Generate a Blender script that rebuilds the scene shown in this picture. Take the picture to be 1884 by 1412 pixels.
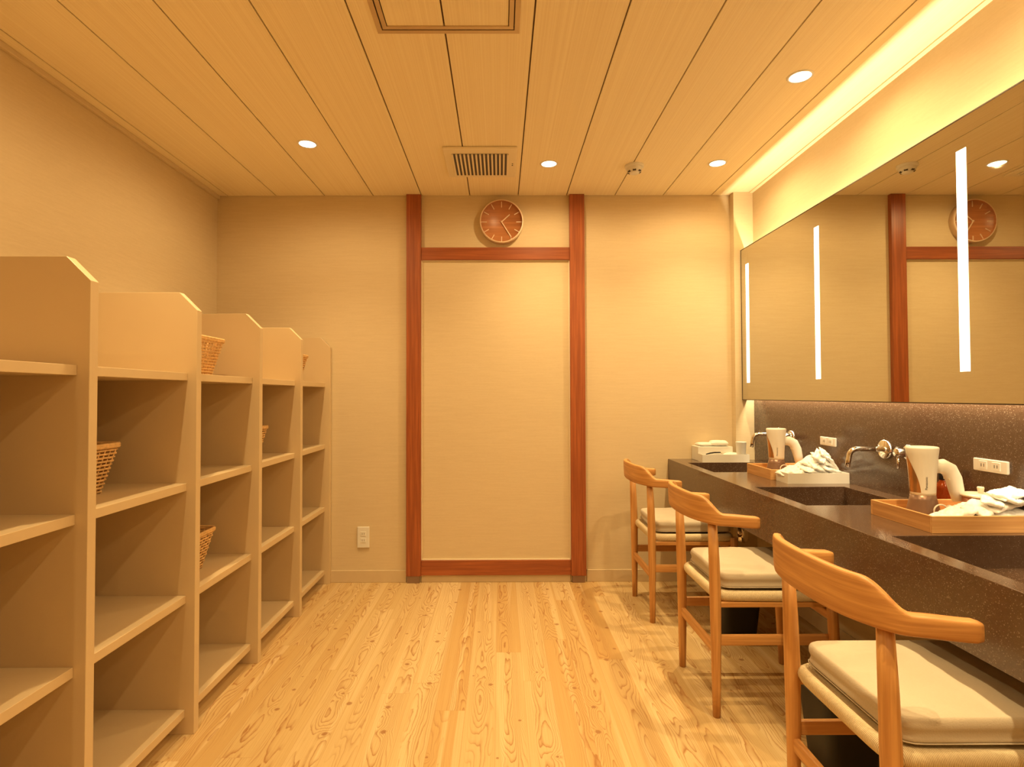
import bpy, bmesh, math, random
from mathutils import Vector, Matrix
random.seed(7)
S = bpy.context.scene
COL = S.collection
PI = math.pi
for o in list(bpy.data.objects): bpy.data.objects.remove(o)

# ------------------------------------------------------------------ camera
EYE = 1.145
cd = bpy.data.cameras.new('camera'); cam = bpy.data.objects.new('camera', cd); COL.objects.link(cam)
cd.sensor_width = 36; cd.lens = 1040/1884*36; cd.clip_start = .02
YAW, PITCH, ROLL = .004, .02115, .0028
cam.matrix_world = (Matrix.Translation((0, 0, EYE)) @ Matrix.Rotation(-YAW, 4, 'Z')
                    @ Matrix.Rotation(PI/2+PITCH, 4, 'X') @ Matrix.Rotation(-ROLL, 4, 'Z'))
cd.shift_x = (22-4.2)/1884
S.camera = cam

# ------------------------------------------------------------------ world, exposure
w = bpy.data.worlds.new('world'); S.world = w; w.use_nodes = True
w.node_tree.nodes['Background'].inputs[0].default_value = (1, .75, .45, 1)
w.node_tree.nodes['Background'].inputs[1].default_value = .02
S.view_settings.view_transform = 'Standard'; S.view_settings.look = 'None'
S.view_settings.gamma = 1; S.view_settings.exposure = -0.38
S.view_settings.use_curve_mapping = False

WARM = (1.0, .725, .35)
WARM_LED = (1.0, .81, .50)
P_DOWN = 68      # downlight spots
P_LED = 42        # led strip, whole length
P_STRIP = 5.2     # emission of the mirror lamps

# room
XL, XR, YB, YF, H = -1.755, 1.555, 3.50, -2.1, 2.391

def spot(name, loc, power, angle, blend, parent=None):
    ld = bpy.data.lights.new(name, 'SPOT'); ld.energy = power; ld.color = WARM
    ld.spot_size = angle; ld.spot_blend = blend; ld.shadow_soft_size = .016
    o = bpy.data.objects.new(name, ld); COL.objects.link(o); o.location = loc
    if parent: o.parent = parent
    return o

def strip_light(name, loc, rot, lx, ly, power, color=WARM_LED):
    ld = bpy.data.lights.new(name, 'AREA'); ld.shape = 'RECTANGLE'; ld.size = lx; ld.size_y = ly
    ld.energy = power; ld.color = color
    o = bpy.data.objects.new(name, ld); COL.objects.link(o); o.location = loc; o.rotation_euler = rot
    return o
# LED tape in the gaps behind the mirror cabinet: above (upward) and below (downward)
MY0, MY1, MX, MZ0, MZ1 = .25, 3.437, 1.475, 1.113, 2.030
strip_light('cove_light', (1.534, (MY0+MY1)/2, 1.938), (0, PI-math.radians(58), 0), .016, MY1-MY0-.06, P_LED)
strip_light('cove_light', (1.520, (MY0+MY1)/2, 1.160), (0, 0, 0), .016, MY1-MY0-.06, P_LED*.34)

# ------------------------------------------------------------------ materials
def new_mat(name):
    m = bpy.data.materials.new(name); m.use_nodes = True
    nt = m.node_tree; b = nt.nodes['Principled BSDF']
    return m, nt, b
def N(nt, t, **k):
    n = nt.nodes.new(t)
    for a, v in k.items(): setattr(n, a, v)
    return n
def MATH(nt, op, a, b=None, c=None):
    n = nt.nodes.new('ShaderNodeMath'); n.operation = op
    for i, v in enumerate((a, b, c)):
        if v is None: continue
        if isinstance(v, (int, float)): n.inputs[i].default_value = v
        else: nt.links.new(v, n.inputs[i])
    return n.outputs[0]
def MIX(nt, f, a, b, blend='MIX'):
    n = nt.nodes.new('ShaderNodeMix'); n.data_type = 'RGBA'; n.blend_type = blend
    for i, v in ((0, f), (6, a), (7, b)):
        if isinstance(v, (int, float)): n.inputs[i].default_value = v
        elif isinstance(v, tuple): n.inputs[i].default_value = (*v[:3], 1)
        else: nt.links.new(v, n.inputs[i])
    return n.outputs[2]
def coords(nt, scale=(1, 1, 1), world=False, attr=None):
    if attr:
        g = N(nt, 'ShaderNodeAttribute', attribute_name=attr).outputs['Vector']
    elif world:
        g = N(nt, 'ShaderNodeNewGeometry').outputs['Position']
    else:
        g = N(nt, 'ShaderNodeTexCoord').outputs['Object']
    mp = N(nt, 'ShaderNodeMapping'); mp.inputs['Scale'].default_value = scale
    nt.links.new(g, mp.inputs[0]); return mp.outputs[0]
def noise(nt, vec, scale=1, detail=3, rough=.5, dist=0):
    n = N(nt, 'ShaderNodeTexNoise'); n.inputs['Scale'].default_value = scale
    n.inputs['Detail'].default_value = detail; n.inputs['Roughness'].default_value = rough
    n.inputs['Distortion'].default_value = dist
    nt.links.new(vec, n.inputs['Vector']); return n.outputs['Fac']
def ramp(nt, f, stops):
    r = N(nt, 'ShaderNodeValToRGB'); els = r.color_ramp.elements
    while len(els) < len(stops): els.new(.5)
    for e, (p, c) in zip(els, stops):
        e.position = p; e.color = (*c, 1) if isinstance(c, tuple) else (c, c, c, 1)
    nt.links.new(f, r.inputs[0]); return r.outputs[0]
def bump(nt, b, h, strength, dist=.001):
    n = N(nt, 'ShaderNodeBump'); n.inputs['Strength'].default_value = strength
    n.inputs['Distance'].default_value = dist
    nt.links.new(h, n.inputs['Height']); nt.links.new(n.outputs[0], b.inputs['Normal'])
def plain(name, col, rough=.5, metal=0, var=.04, scale=20, bmp=0):
    m, nt, b = new_mat(name)
    f = noise(nt, coords(nt), scale, 3)
    dark = tuple(max(0, c*(1-var*2)) for c in col)
    nt.links.new(MIX(nt, f, dark, tuple(min(1, c*(1+var)) for c in col)), b.inputs['Base Color'])
    b.inputs['Roughness'].default_value = rough; b.inputs['Metallic'].default_value = metal
    if bmp: bump(nt, b, noise(nt, coords(nt), scale*12, 2), bmp)
    return m

def wallpaper():
    m, nt, b = new_mat('wallpaper')
    c = coords(nt, (9, 9, 120), True)
    f = noise(nt, c, 1, 4, .6)
    c2 = coords(nt, (60, 60, 260), True); f2 = noise(nt, c2, 1, 3, .7)
    h = MATH(nt, 'ADD', MATH(nt, 'MULTIPLY', f, .6), MATH(nt, 'MULTIPLY', f2, .4))
    col = ramp(nt, h, [(.35, (.645, .515, .32)), (.65, (.69, .56, .36))])
    nt.links.new(col, b.inputs['Base Color']); b.inputs['Roughness'].default_value = .85
    bump(nt, b, h, .22, .0012); return m
def ceiling_mat():
    m, nt, b = new_mat('ceiling_panel')
    c = coords(nt, (520, 1.0, 1), True); f = noise(nt, c, 1, 2, .6)
    wv = coords(nt, (300, .3, 1), True); f2 = noise(nt, wv, 1, 1, .5)
    h = MATH(nt, 'ADD', MATH(nt, 'MULTIPLY', f, .5), MATH(nt, 'MULTIPLY', f2, .5))
    col = ramp(nt, h, [(.35, (.86, .725, .48)), (.65, (.95, .835, .585))])
    nt.links.new(col, b.inputs['Base Color']); b.inputs['Roughness'].default_value = .6
    bump(nt, b, h, .5, .0012); return m
def floor_mat():
    m, nt, b = new_mat('larch_floor')
    pos = N(nt, 'ShaderNodeNewGeometry').outputs['Position']
    sp = N(nt, 'ShaderNodeSeparateXYZ'); nt.links.new(pos, sp.inputs[0])
    X, Y = sp.outputs[0], sp.outputs[1]
    PW, PL = .110, 1.55
    u = MATH(nt, 'DIVIDE', MATH(nt, 'ADD', X, 10.03), PW)
    ix = MATH(nt, 'FLOOR', u); fx = MATH(nt, 'FRACT', u)
    w1 = N(nt, 'ShaderNodeTexWhiteNoise', noise_dimensions='1D'); nt.links.new(ix, w1.inputs['W'])
    v = MATH(nt, 'DIVIDE', MATH(nt, 'ADD', Y, MATH(nt, 'MULTIPLY_ADD', w1.outputs[0], PL*3, 20)), PL)
    iy = MATH(nt, 'FLOOR', v); fy = MATH(nt, 'FRACT', v)
    idc = N(nt, 'ShaderNodeCombineXYZ'); nt.links.new(ix, idc.inputs[0]); nt.links.new(iy, idc.inputs[1])
    w2 = N(nt, 'ShaderNodeTexWhiteNoise', noise_dimensions='2D'); nt.links.new(idc.outputs[0], w2.inputs['Vector'])
    rnd = w2.outputs[0]
    rc = N(nt, 'ShaderNodeSeparateColor'); nt.links.new(w2.outputs[1], rc.inputs[0])
    # centre of the cathedral drifts along the board
    xc = MATH(nt, 'SUBTRACT', fx, MATH(nt, 'MULTIPLY_ADD', rc.outputs[0], .5, .25))
    def vec(sx, sy, k):
        c = N(nt, 'ShaderNodeCombineXYZ')
        nt.links.new(MATH(nt, 'MULTIPLY', fx, sx), c.inputs[0]); nt.links.new(MATH(nt, 'MULTIPLY', Y, sy), c.inputs[1])
        nt.links.new(MATH(nt, 'MULTIPLY_ADD', rnd, 57., k), c.inputs[2]); return c.outputs[0]
    # knots
    kv = N(nt, 'ShaderNodeCombineXYZ'); kn = noise(nt, pos, 55, 2)
    nt.links.new(MATH(nt, 'MULTIPLY_ADD', kn, .045, MATH(nt, 'MULTIPLY', X, 5.4)), kv.inputs[0]); nt.links.new(MATH(nt, 'MULTIPLY_ADD', kn, -.045, MATH(nt, 'MULTIPLY', Y, 5.6)), kv.inputs[1])
    vo = N(nt, 'ShaderNodeTexVoronoi', voronoi_dimensions='2D'); vo.inputs['Scale'].default_value = 1; vo.inputs['Randomness'].default_value = 1
    nt.links.new(kv.outputs[0], vo.inputs['Vector'])
    ks = N(nt, 'ShaderNodeSeparateColor'); nt.links.new(vo.outputs['Color'], ks.inputs[0])
    kon = MATH(nt, 'GREATER_THAN', ks.outputs[0], .38)
    kr = MATH(nt, 'MULTIPLY_ADD', ks.outputs[1], .048, .026)
    kd = MATH(nt, 'DIVIDE', vo.outputs['Distance'], kr)          # 1 at knot rim
    knot = MATH(nt, 'MULTIPLY', kon, MATH(nt, 'SUBTRACT', 1, MATH(nt, 'SMOOTH_MIN', MATH(nt, 'POWER', kd, 3.), 1, .3)))
    halo = MATH(nt, 'MULTIPLY', kon, MATH(nt, 'POWER', 2.718, MATH(nt, 'MULTIPLY', kd, -.40)))
    # ring field
    n1 = noise(nt, vec(1.0, 1.25, 0), 1, 2.0, .45)
    n2 = noise(nt, vec(3.2, 6.5, 5), 1, 3, .5)
    field = MATH(nt, 'ADD', MATH(nt, 'MULTIPLY', MATH(nt, 'MULTIPLY', xc, xc), 1.15),
                 MATH(nt, 'ADD', MATH(nt, 'MULTIPLY', n1, 1.15), MATH(nt, 'MULTIPLY', n2, .085)))
    field = MATH(nt, 'ADD', field, MATH(nt, 'MULTIPLY', halo, .20))
    ringw = MATH(nt, 'FRACT', MATH(nt, 'MULTIPLY', field, 20.))
    ring = ramp(nt, ringw, [(0., 0.), (.55, .06), (.80, .45), (.92, 1.), (1., 0.)])
    # where figure shows
    mask = noise(nt, vec(1.3, .9, 11), 1, 1, .5)
    cent = MATH(nt, 'SUBTRACT', 1, MATH(nt, 'MULTIPLY', MATH(nt, 'MULTIPLY', xc, xc), 3.2))
    mk = ramp(nt, MATH(nt, 'MULTIPLY', mask, cent), [(.20, .16), (.42, 1.)])
    grain = noise(nt, vec(42, 2.2, 3), 1, 3, .6)
    pale = ramp(nt, rnd, [(0., (.52, .315, .115)), (.25, (.59, .415, .19)), (.7, (.63, .465, .235)), (1., (.55, .355, .145))])
    sap = ramp(nt, noise(nt, vec(2.1, .35, 21), 1, 1, .5), [(.56, 0.), (.60, 1.)])
    base = MIX(nt, MATH(nt, 'MULTIPLY', sap, .55), pale, (.73, .57, .32))
    base = MIX(nt, MATH(nt, 'MULTIPLY', ramp(nt, grain, [(.35, 1.), (.6, 0.)]), .32), base, (.45, .245, .075))
    base = MIX(nt, MATH(nt, 'MULTIPLY', MATH(nt, 'MULTIPLY', ring, mk), .88), base, (.33, .135, .033))
    base = MIX(nt, MATH(nt, 'MINIMUM', MATH(nt, 'MULTIPLY', knot, .95), .72), base, (.27, .10, .028))
    # joints
    ex = MATH(nt, 'MINIMUM', fx, MATH(nt, 'SUBTRACT', 1, fx))
    ey = MATH(nt, 'MULTIPLY', MATH(nt, 'MINIMUM', fy, MATH(nt, 'SUBTRACT', 1, fy)), PL/PW)
    e = MATH(nt, 'LESS_THAN', MATH(nt, 'MINIMUM', ex, ey), .008)
    base = MIX(nt, MATH(nt, 'MULTIPLY', e, .45), base, (.40, .18, .06))
    nt.links.new(base, b.inputs['Base Color'])
    b.inputs['Roughness'].default_value = .42; b.inputs['Specular IOR Level'].default_value = .38
    bump(nt, b, MATH(nt, 'SUBTRACT', grain, MATH(nt, 'MULTIPLY', ring, .5)), .12, .0006)
    return m
def wood(name, light, dark, axis=2, rough=.42, scale=1., contrast=.8, attr=None):
    m, nt, b = new_mat(name)
    sc = [70*scale]*3; sc[axis] = 2.2*scale
    c = coords(nt, tuple(sc), attr=attr)
    f = noise(nt, c, 1, 4, .62, .15)
    sc2 = [14*scale]*3; sc2[axis] = .45*scale
    g = noise(nt, coords(nt, tuple(sc2), attr=attr), 1, 2, .5)
    r = MATH(nt, 'MULTIPLY_ADD', MATH(nt, 'SINE', MATH(nt, 'MULTIPLY', g, 90.)), .5, .5)
    h = MATH(nt, 'ADD', MATH(nt, 'MULTIPLY', f, .93), MATH(nt, 'MULTIPLY', r, .07))
    mid = tuple((a+c_)/2 for a, c_ in zip(light, dark))
    lo = tuple(a+(c_-a)*contrast for a, c_ in zip(light, dark))
    nt.links.new(ramp(nt, h, [(.36, light), (.52, mid), (.72, lo)]), b.inputs['Base Color'])
    b.inputs['Roughness'].default_value = rough
    bump(nt, b, f, .10, .0006); return m
def terrazzo():
    m, nt, b = new_mat('speckled_stone')
    c = coords(nt, (1, 1, 1), True)
    v = N(nt, 'ShaderNodeTexVoronoi'); v.inputs['Scale'].default_value = 270; nt.links.new(c, v.inputs['Vector'])
    s = N(nt, 'ShaderNodeSeparateColor'); nt.links.new(v.outputs['Color'], s.inputs[0])
    rad = MATH(nt, 'MULTIPLY_ADD', s.outputs[1], .30, .12)
    on = MATH(nt, 'MULTIPLY', MATH(nt, 'LESS_THAN', v.outputs['Distance'], rad), MATH(nt, 'GREATER_THAN', s.outputs[0], .66))
    v2 = N(nt, 'ShaderNodeTexVoronoi'); v2.inputs['Scale'].default_value = 520; nt.links.new(c, v2.inputs['Vector'])
    s2 = N(nt, 'ShaderNodeSeparateColor'); nt.links.new(v2.outputs['Color'], s2.inputs[0])
    on2 = MATH(nt, 'MULTIPLY', MATH(nt, 'LESS_THAN', v2.outputs['Distance'], .35), MATH(nt, 'GREATER_THAN', s2.outputs[0], .75))
    base = MIX(nt, noise(nt, c, 60, 4), (.070, .038, .022), (.112, .064, .040))
    base = MIX(nt, MATH(nt, 'MULTIPLY', on2, .55), base, (.15, .105, .07))
    base = MIX(nt, MATH(nt, 'MULTIPLY', on, MATH(nt, 'MULTIPLY_ADD', s.outputs[2], .34, .08)), base, (.55, .46, .36))
    nt.links.new(base, b.inputs['Base Color']); b.inputs['Roughness'].default_value = .17
    b.inputs['Specular IOR Level'].default_value = .75
    return m
def cord_mat(hx, hy):
    m, nt, b = new_mat('paper_cord')
    t = N(nt, 'ShaderNodeTexCoord').outputs['Object']
    sp = N(nt, 'ShaderNodeSeparateXYZ'); nt.links.new(t, sp.inputs[0])
    ax = MATH(nt, 'DIVIDE', MATH(nt, 'ABSOLUTE', sp.outputs[0]), hx); ay = MATH(nt, 'DIVIDE', MATH(nt, 'ABSOLUTE', sp.outputs[1]), hy)
    side = MATH(nt, 'GREATER_THAN', ay, ax)
    k = 2*PI/.0034
    sk = MATH(nt, 'MULTIPLY', sp.outputs[2], .25)
    sx = MATH(nt, 'SINE', MATH(nt, 'MULTIPLY', MATH(nt, 'ADD', sp.outputs[0], sk), k))
    sy = MATH(nt, 'SINE', MATH(nt, 'MULTIPLY', MATH(nt, 'ADD', sp.outputs[1], sk), k))
    wv = MATH(nt, 'ADD', MATH(nt, 'MULTIPLY', side, sx), MATH(nt, 'MULTIPLY', MATH(nt, 'SUBTRACT', 1, side), sy))
    f = noise(nt, coords(nt), 160, 3)
    h = MATH(nt, 'MULTIPLY_ADD', wv, .35, MATH(nt, 'MULTIPLY', f, .6))
    nt.links.new(ramp(nt, h, [(.0, (.50, .38, .22)), (.45, (.80, .68, .46))]), b.inputs['Base Color'])
    b.inputs['Roughness'].default_value = .8
    bump(nt, b, h, .45, .0012); return m
def fabric(name, a, c2, rough=.9, sc=300):
    m, nt, b = new_mat(name)
    c = coords(nt)
    f = noise(nt, c, sc, 2); g = noise(nt, c, 9, 3)
    nt.links.new(MIX(nt, MATH(nt, 'MULTIPLY_ADD', f, .5, MATH(nt, 'MULTIPLY', g, .5)), a, c2), b.inputs['Base Color'])
    b.inputs['Roughness'].default_value = rough; b.inputs['Sheen Weight'].default_value = .15
    bump(nt, b, MATH(nt, 'MULTIPLY_ADD', g, 3, f), .25, .002); return m
def emissive(name, col, strength):
    m, nt, b = new_mat(name)
    b.inputs['Base Color'].default_value = (.9, .88, .8, 1)
    b.inputs['Emission Color'].default_value = (*col, 1); b.inputs['Emission Strength'].default_value = strength
    return m
def glassy(name, col, rough=.05):
    m, nt, b = new_mat(name)
    b.inputs['Base Color'].default_value = (*col, 1); b.inputs['Roughness'].default_value = rough
    b.inputs['Transmission Weight'].default_value = .85; b.inputs['IOR'].default_value = 1.4
    return m

M = dict(
    wall=wallpaper(), ceil=ceiling_mat(), floor=floor_mat(), stone=terrazzo(),
    seam=plain('seam_shadow_gap', (.16, .09, .05), .8),
    base=plain('baseboard_vinyl', (.64, .50, .31), .6),
    redwood_v=wood('red_stained_wood_upright', (.42, .115, .032), (.20, .045, .014), 2, .38),
    redwood_h=wood('red_stained_wood_level', (.42, .115, .032), (.20, .045, .014), 0, .38),
    shoe=plain('post_shoe', (.30, .20, .14), .35, .5),
    shelf=plain('shelf_laminate', (.655, .50, .30), .42, 0, .02, 6),
    edge=plain('shelf_edge', (.78, .69, .55), .42, 0, .02, 6),
    oak_x=wood('oak_lengthwise', (.67, .35, .115), (.42, .175, .048), 0),
    oak_y=wood('oak_crosswise', (.67, .35, .115), (.42, .175, .048), 1),
    oak_bent=wood('oak_bentwood', (.68, .36, .12), (.40, .165, .045), 0, .42, 1., 1., 'grain'),
    oak_z=wood('oak_upright', (.67, .35, .115), (.42, .175, .048), 2),
    tray=wood('tray_wood', (.76, .45, .19), (.50, .24, .08), 0, .45),
    tray_y=wood('tray_wood_side', (.70, .39, .155), (.42, .19, .06), 1, .45),
    cushion=fabric('cushion_cloth', (.50, .425, .32), (.58, .50, .385)),
    piping=fabric('cushion_piping', (.56, .49, .39), (.62, .55, .44)),
    white=plain('white_plastic', (.80, .77, .70), .35, 0, .02),
    cream=plain('cream_plastic', (.84, .74, .54), .45, 0, .02),
    dark=plain('dark_slot', (.05, .035, .025), .6),
    grille=plain('dark_grille', (.10, .085, .09), .6),
    black=plain('black_plastic', (.008, .006, .005), .6, 0, .1),
    chrome=plain('chrome', (.86, .84, .80), .07, 1, .01),
    alu=plain('bronze_aluminium', (.60, .45, .28), .35, .6),
    brownmetal=plain('brown_metallic_plastic', (.27, .165, .115), .32, .45),
    copper=plain('copper_panel', (.62, .33, .13), .16, .7, .15, 40),
    amber=glassy('amber_glass', (.75, .13, .02)),
    jarbody=plain('jar_brown', (.55, .22, .10), .3),
    jarlid=plain('jar_lid', (.72, .60, .46), .3, .1),
    pink=plain('pink_ceramic', (.80, .50, .40), .4),
    packet=fabric('white_packet', (.80, .78, .73), (.90, .88, .84), .35, 60),
    paper=fabric('folded_towel', (.82, .80, .74), (.90, .88, .83), .85, 200),
    ink=plain('dark_ink', (.05, .04, .035), .5),
    rim=plain('thin_dark_edge', (.07, .05, .035), .35, .5),
    backmirror=plain('mirror_cabinet_side', (.62, .52, .38), .5),
    glow=emissive('lamp_glow', (1, .86, .62), 10),
    strip=emissive('mirror_lamp_glow', (1, .84, .58), P_STRIP),
    clockwood=wood('clock_face_wood', (.50, .20, .075), (.34, .12, .042), 0, .4),
    clockrim=plain('clock_rim', (.80, .60, .42), .4),
    wicker=plain('wicker', (.80, .49, .20), .55, 0, .25, 60),
)
mm, nt, b = new_mat('mirror_silver'); b.inputs['Base Color'].default_value = (.66, .64, .56, 1)
b.inputs['Metallic'].default_value = 1; b.inputs['Roughness'].default_value = .012; M['mirror'] = mm
nt.links.new(MIX(nt, noise(nt, coords(nt), 1.5, 1), (.655, .635, .555), (.665, .645, .565)), b.inputs['Base Color'])

# ------------------------------------------------------------------ mesh helpers
class MB:
    def __init__(s): s.v = []; s.f = []; s.sm = []
    def add(s, vs, fs, smooth=False):
        n = len(s.v); s.v += [tuple(p) for p in vs]
        for f in fs: s.f.append([i+n for i in f]); s.sm.append(smooth)
        return s
    def box(s, x0, x1, y0, y1, z0, z1):
        return s.add([(x, y, z) for z in (z0, z1) for y in (y0, y1) for x in (x0, x1)],
                     [(0, 2, 3, 1), (4, 5, 7, 6), (0, 1, 5, 4), (2, 6, 7, 3), (0, 4, 6, 2), (1, 3, 7, 5)])
    def prism(s, poly, axis, a, c):   # poly in the two other axes
        def P(u, v, t):
            return {0: (t, u, v), 1: (u, t, v), 2: (u, v, t)}[axis]
        n = len(poly)
        vs = [P(u, v, a) for u, v in poly] + [P(u, v, c) for u, v in poly]
        fs = [list(range(n))[::-1], [n+i for i in range(n)]]
        fs += [(i, (i+1) % n, n+(i+1) % n, n+i) for i in range(n)]
        return s.add(vs, fs)
    def tube(s, pts, rad, n=10, cap=True, closed=False, ell=None):
        pts = [Vector(p) for p in pts]; L = len(pts)
        if not hasattr(rad, '__len__'): rad = [rad]*L
        up = Vector((0, 0, 1)); vs = []; prev = None
        for i, p in enumerate(pts):
            if closed: t = (pts[(i+1) % L]-pts[i-1])
            else: t = pts[min(i+1, L-1)]-pts[max(i-1, 0)]
            t.normalize()
            if prev is None:
                a = up.cross(t)
                if a.length < .1: a = Vector((0, 1, 0)).cross(t)
            else: a = prev-t*prev.dot(t)
            a.normalize(); prev = a; c = t.cross(a)
            ea, eb = ell if ell else (1, 1)
            for k in range(n):
                th = 2*PI*k/n
                vs.append(p+a*math.cos(th)*rad[i]*ea+c*math.sin(th)*rad[i]*eb)
        fs = []
        for i in range(L if closed else L-1):
            j = (i+1) % L
            for k in range(n): fs.append((i*n+k, i*n+(k+1) % n, j*n+(k+1) % n, j*n+k))
        s.add(vs, fs, True)
        if cap and not closed:
            m0 = len(s.v)-len(vs)
            s.f.append([m0+k for k in range(n)][::-1]); s.sm.append(False)
            s.f.append([m0+(L-1)*n+k for k in range(n)]); s.sm.append(False)
        return s
    def lathe(s, prof, c=(0, 0, 0), axis='z', n=32, sx=1, sy=1, a0=0, a1=2*PI):
        vs = []; fs = []; full = abs(a1-a0-2*PI) < 1e-6; nn = n if full else n+1
        for r, h in prof:
            for k in range(nn):
                th = a0+(a1-a0)*k/n; a, b_ = r*math.cos(th)*sx, r*math.sin(th)*sy
                q = {'z': (a, b_, h), 'y': (a, h, b_), 'x': (h, a, b_)}[axis]
                vs.append((q[0]+c[0], q[1]+c[1], q[2]+c[2]))
        for i in range(len(prof)-1):
            for k in range(n if full else n):
                k2 = (k+1) % nn if full else k+1
                fs.append((i*nn+k, i*nn+k2, (i+1)*nn+k2, (i+1)*nn+k))
        return s.add(vs, fs, True)
    def grid(s, fn, nu, nv, closeu=False):
        vs = [fn(i/nu, j/nv) for i in range(nu+(0 if closeu else 1)) for j in range(nv+1)]
        R = nu if closeu else nu
        L = nu if closeu else nu+1
        fs = [((i % L)*(nv+1)+j, ((i+1) % L)*(nv+1)+j, ((i+1) % L)*(nv+1)+j+1, (i % L)*(nv+1)+j+1) for i in range(R) for j in range(nv)]
        return s.add(vs, fs, True)
    def build(s, name, mat, parent=None, bevel=0, seg=2, loc=None, doubles=0, autosmooth=True):
        me = bpy.data.meshes.new(name); me.from_pydata(s.v, [], s.f); me.update()
        for p, q in zip(me.polygons, s.sm): p.use_smooth = q
        bm = bmesh.new(); bm.from_mesh(me)
        if doubles: bmesh.ops.remove_doubles(bm, verts=bm.verts, dist=doubles)
        bmesh.ops.recalc_face_normals(bm, faces=bm.faces)
        if bevel:
            es = [e for e in bm.edges if len(e.link_faces) == 2 and e.calc_face_angle(0) > .6]
            bmesh.ops.bevel(bm, geom=es, offset=bevel, offset_type='OFFSET', segments=seg, profile=.5, affect='EDGES', clamp_overlap=True)
        bm.to_mesh(me); bm.free()
        me.materials.append(mat)
        o = bpy.data.objects.new(name, me); COL.objects.link(o)
        if parent: o.parent = parent
        if loc: o.location = loc
        return o
def tag(o, label=None, cat=None, group=None, kind=None):
    if label: o['label'] = label
    if cat: o['category'] = cat
    if group: o['group'] = group
    if kind: o['kind'] = kind
    return o
def thing(name, label, cat, loc=(0, 0, 0), rz=0, group=None):
    o = bpy.data.objects.new(name, None); COL.objects.link(o); o.empty_display_size = .05
    o.location = loc; o.rotation_euler = (0, 0, rz)
    return tag(o, label, cat, group)
def struct(o): o['kind'] = 'structure'; return o
def copy_tree(o, parent=None):
    c = o.copy(); COL.objects.link(c); c.parent = parent
    for ch in [x for x in bpy.data.objects if x.parent == o]:
        copy_tree(ch, c)
    return c

# ------------------------------------------------------------------ room shell
struct(MB().box(XL-.05, XR+.1, YF-.05, YB+.1, -.06, 0).build('floor', M['floor']))
struct(MB().box(XL-.08, XL, YF-.05, YB+.1, 0, H+.05).build('wall_left', M['wall']))
struct(MB().box(XR, XR+.08, YF-.05, YB+.1, 0, H+.05).build('wall_right', M['wall']))
struct(MB().box(XL, XR, YF-.08, YF, 0, H+.05).build('wall_front', M['wall']))
struct(MB().box(XL, XR, YB, YB+.1, 0, H+.05).build('wall_back', M['wall']))
# pilaster in the right back corner, built out from the back wall
struct(MB().box(1.436, XR, 3.442, YB, 0, H).build('trim_1', M['wall'], bevel=.001))
# ceiling: boards with open joints over a dark backing
SEAM0, PITCHX = 1.320, .301
ce = MB(); xs = [SEAM0-PITCHX*k for k in range(11)]; xs = [x for x in xs if x > XL+.02]
edges = [XR] + xs + [XL]
HX0, HX1, HY0, HY1 = -.409, .0635, 1.432, 1.908
gap = .003
for i in range(len(edges)-1):
    x1, x0 = edges[i]-(gap if i else 0), edges[i+1]+(gap if i < len(edges)-2 else 0)
    cut0, cut1 = max(x0, HX0), min(x1, HX1)
    if cut1 <= cut0:
        ce.box(x0, x1, YF, YB-.004, H, H+.009)
    else:
        ce.box(x0, x1, YF, HY0, H, H+.009); ce.box(x0, x1, HY1, YB-.004, H, H+.009)
        if x0 < cut0: ce.box(x0, cut0, HY0, HY1, H, H+.009)
        if x1 > cut1: ce.box(cut1, x1, HY0, HY1, H, H+.009)
cl = struct(ce.build('ceiling', M['ceil']))
bk = MB().box(XL, XR, YF, YB, H+.0095, H+.04).build('ceiling_backing', M['seam'], cl)
# small cornice left, thin joint strip beside the right wall
struct(MB().box(XL, XL+.018, YF, YB, H-.022, H).build('trim_2', M['wall'], bevel=.003))
struct(MB().box(XR-.022, XR, YF, 3.442, H-.006, H).build('trim_3', M['ceil'], bevel=.001))
# baseboards
struct(MB().box(-1.04, -.578, YB-.009, YB, 0, .074).build('baseboard_back', M['base'], bevel=.002))
struct(MB().box(-.486, .430, YB-.009, YB, 0, .045).build('baseboard_back', M['base'], bevel=.002))
struct(MB().box(.530, 1.436, YB-.009, YB, 0, .074).build('baseboard_back', M['base'], bevel=.002))
struct(MB().box(XR-.009, XR, YF, 3.442, 0, .074).build('baseboard_right', M['base'], bevel=.002))
# blind doorway framed in red-brown wood
dr = bpy.data.objects.new('door_1', None); COL.objects.link(dr); dr.location = (-.02, YB, 0); struct(dr)
def dpart(name, x0, x1, y0, z0, z1, mat, bev=.002):
    return MB().box(x0+.02, x1+.02, -y0, 0, z0, z1).build(name, M[mat], dr, bevel=bev)
dpart('door_post', -.576, -.486, .030, .043, H, 'redwood_v')
dpart('door_post', .432, .524, .030, .043, H, 'redwood_v')
dpart('lintel', -.486, .432, .022, 1.984, 2.062, 'redwood_h')
dpart('bottom_rail', -.486, .432, .022, .046, .136, 'redwood_h')
for x0, x1 in ((-.570, -.496), (.440, .516)): dpart('post_shoe', x0, x1, .026, 0, .043, 'shoe', .001)
fr = MB()
x0, x1, z0, z1 = -.486+.02, .432+.02, .136, 1.984
for a in ((x0, x0+.006, -.012, z0, z1), (x1-.006, x1, -.012, z0, z1)): fr.box(a[0], a[1], a[2], 0, a[3], a[4])
fr.box(x0+.006, x1-.006, -.012, 0, z0, z0+.006); fr.box(x0+.006, x1-.006, -.012, 0, z1-.006, z1)
fr.build('panel_edging', M['cream'], dr)
MB().box(x0+.006, x1-.006, -.004, 0, z0+.006, z1-.006).build('door_panel', M['wall'], dr)

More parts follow.
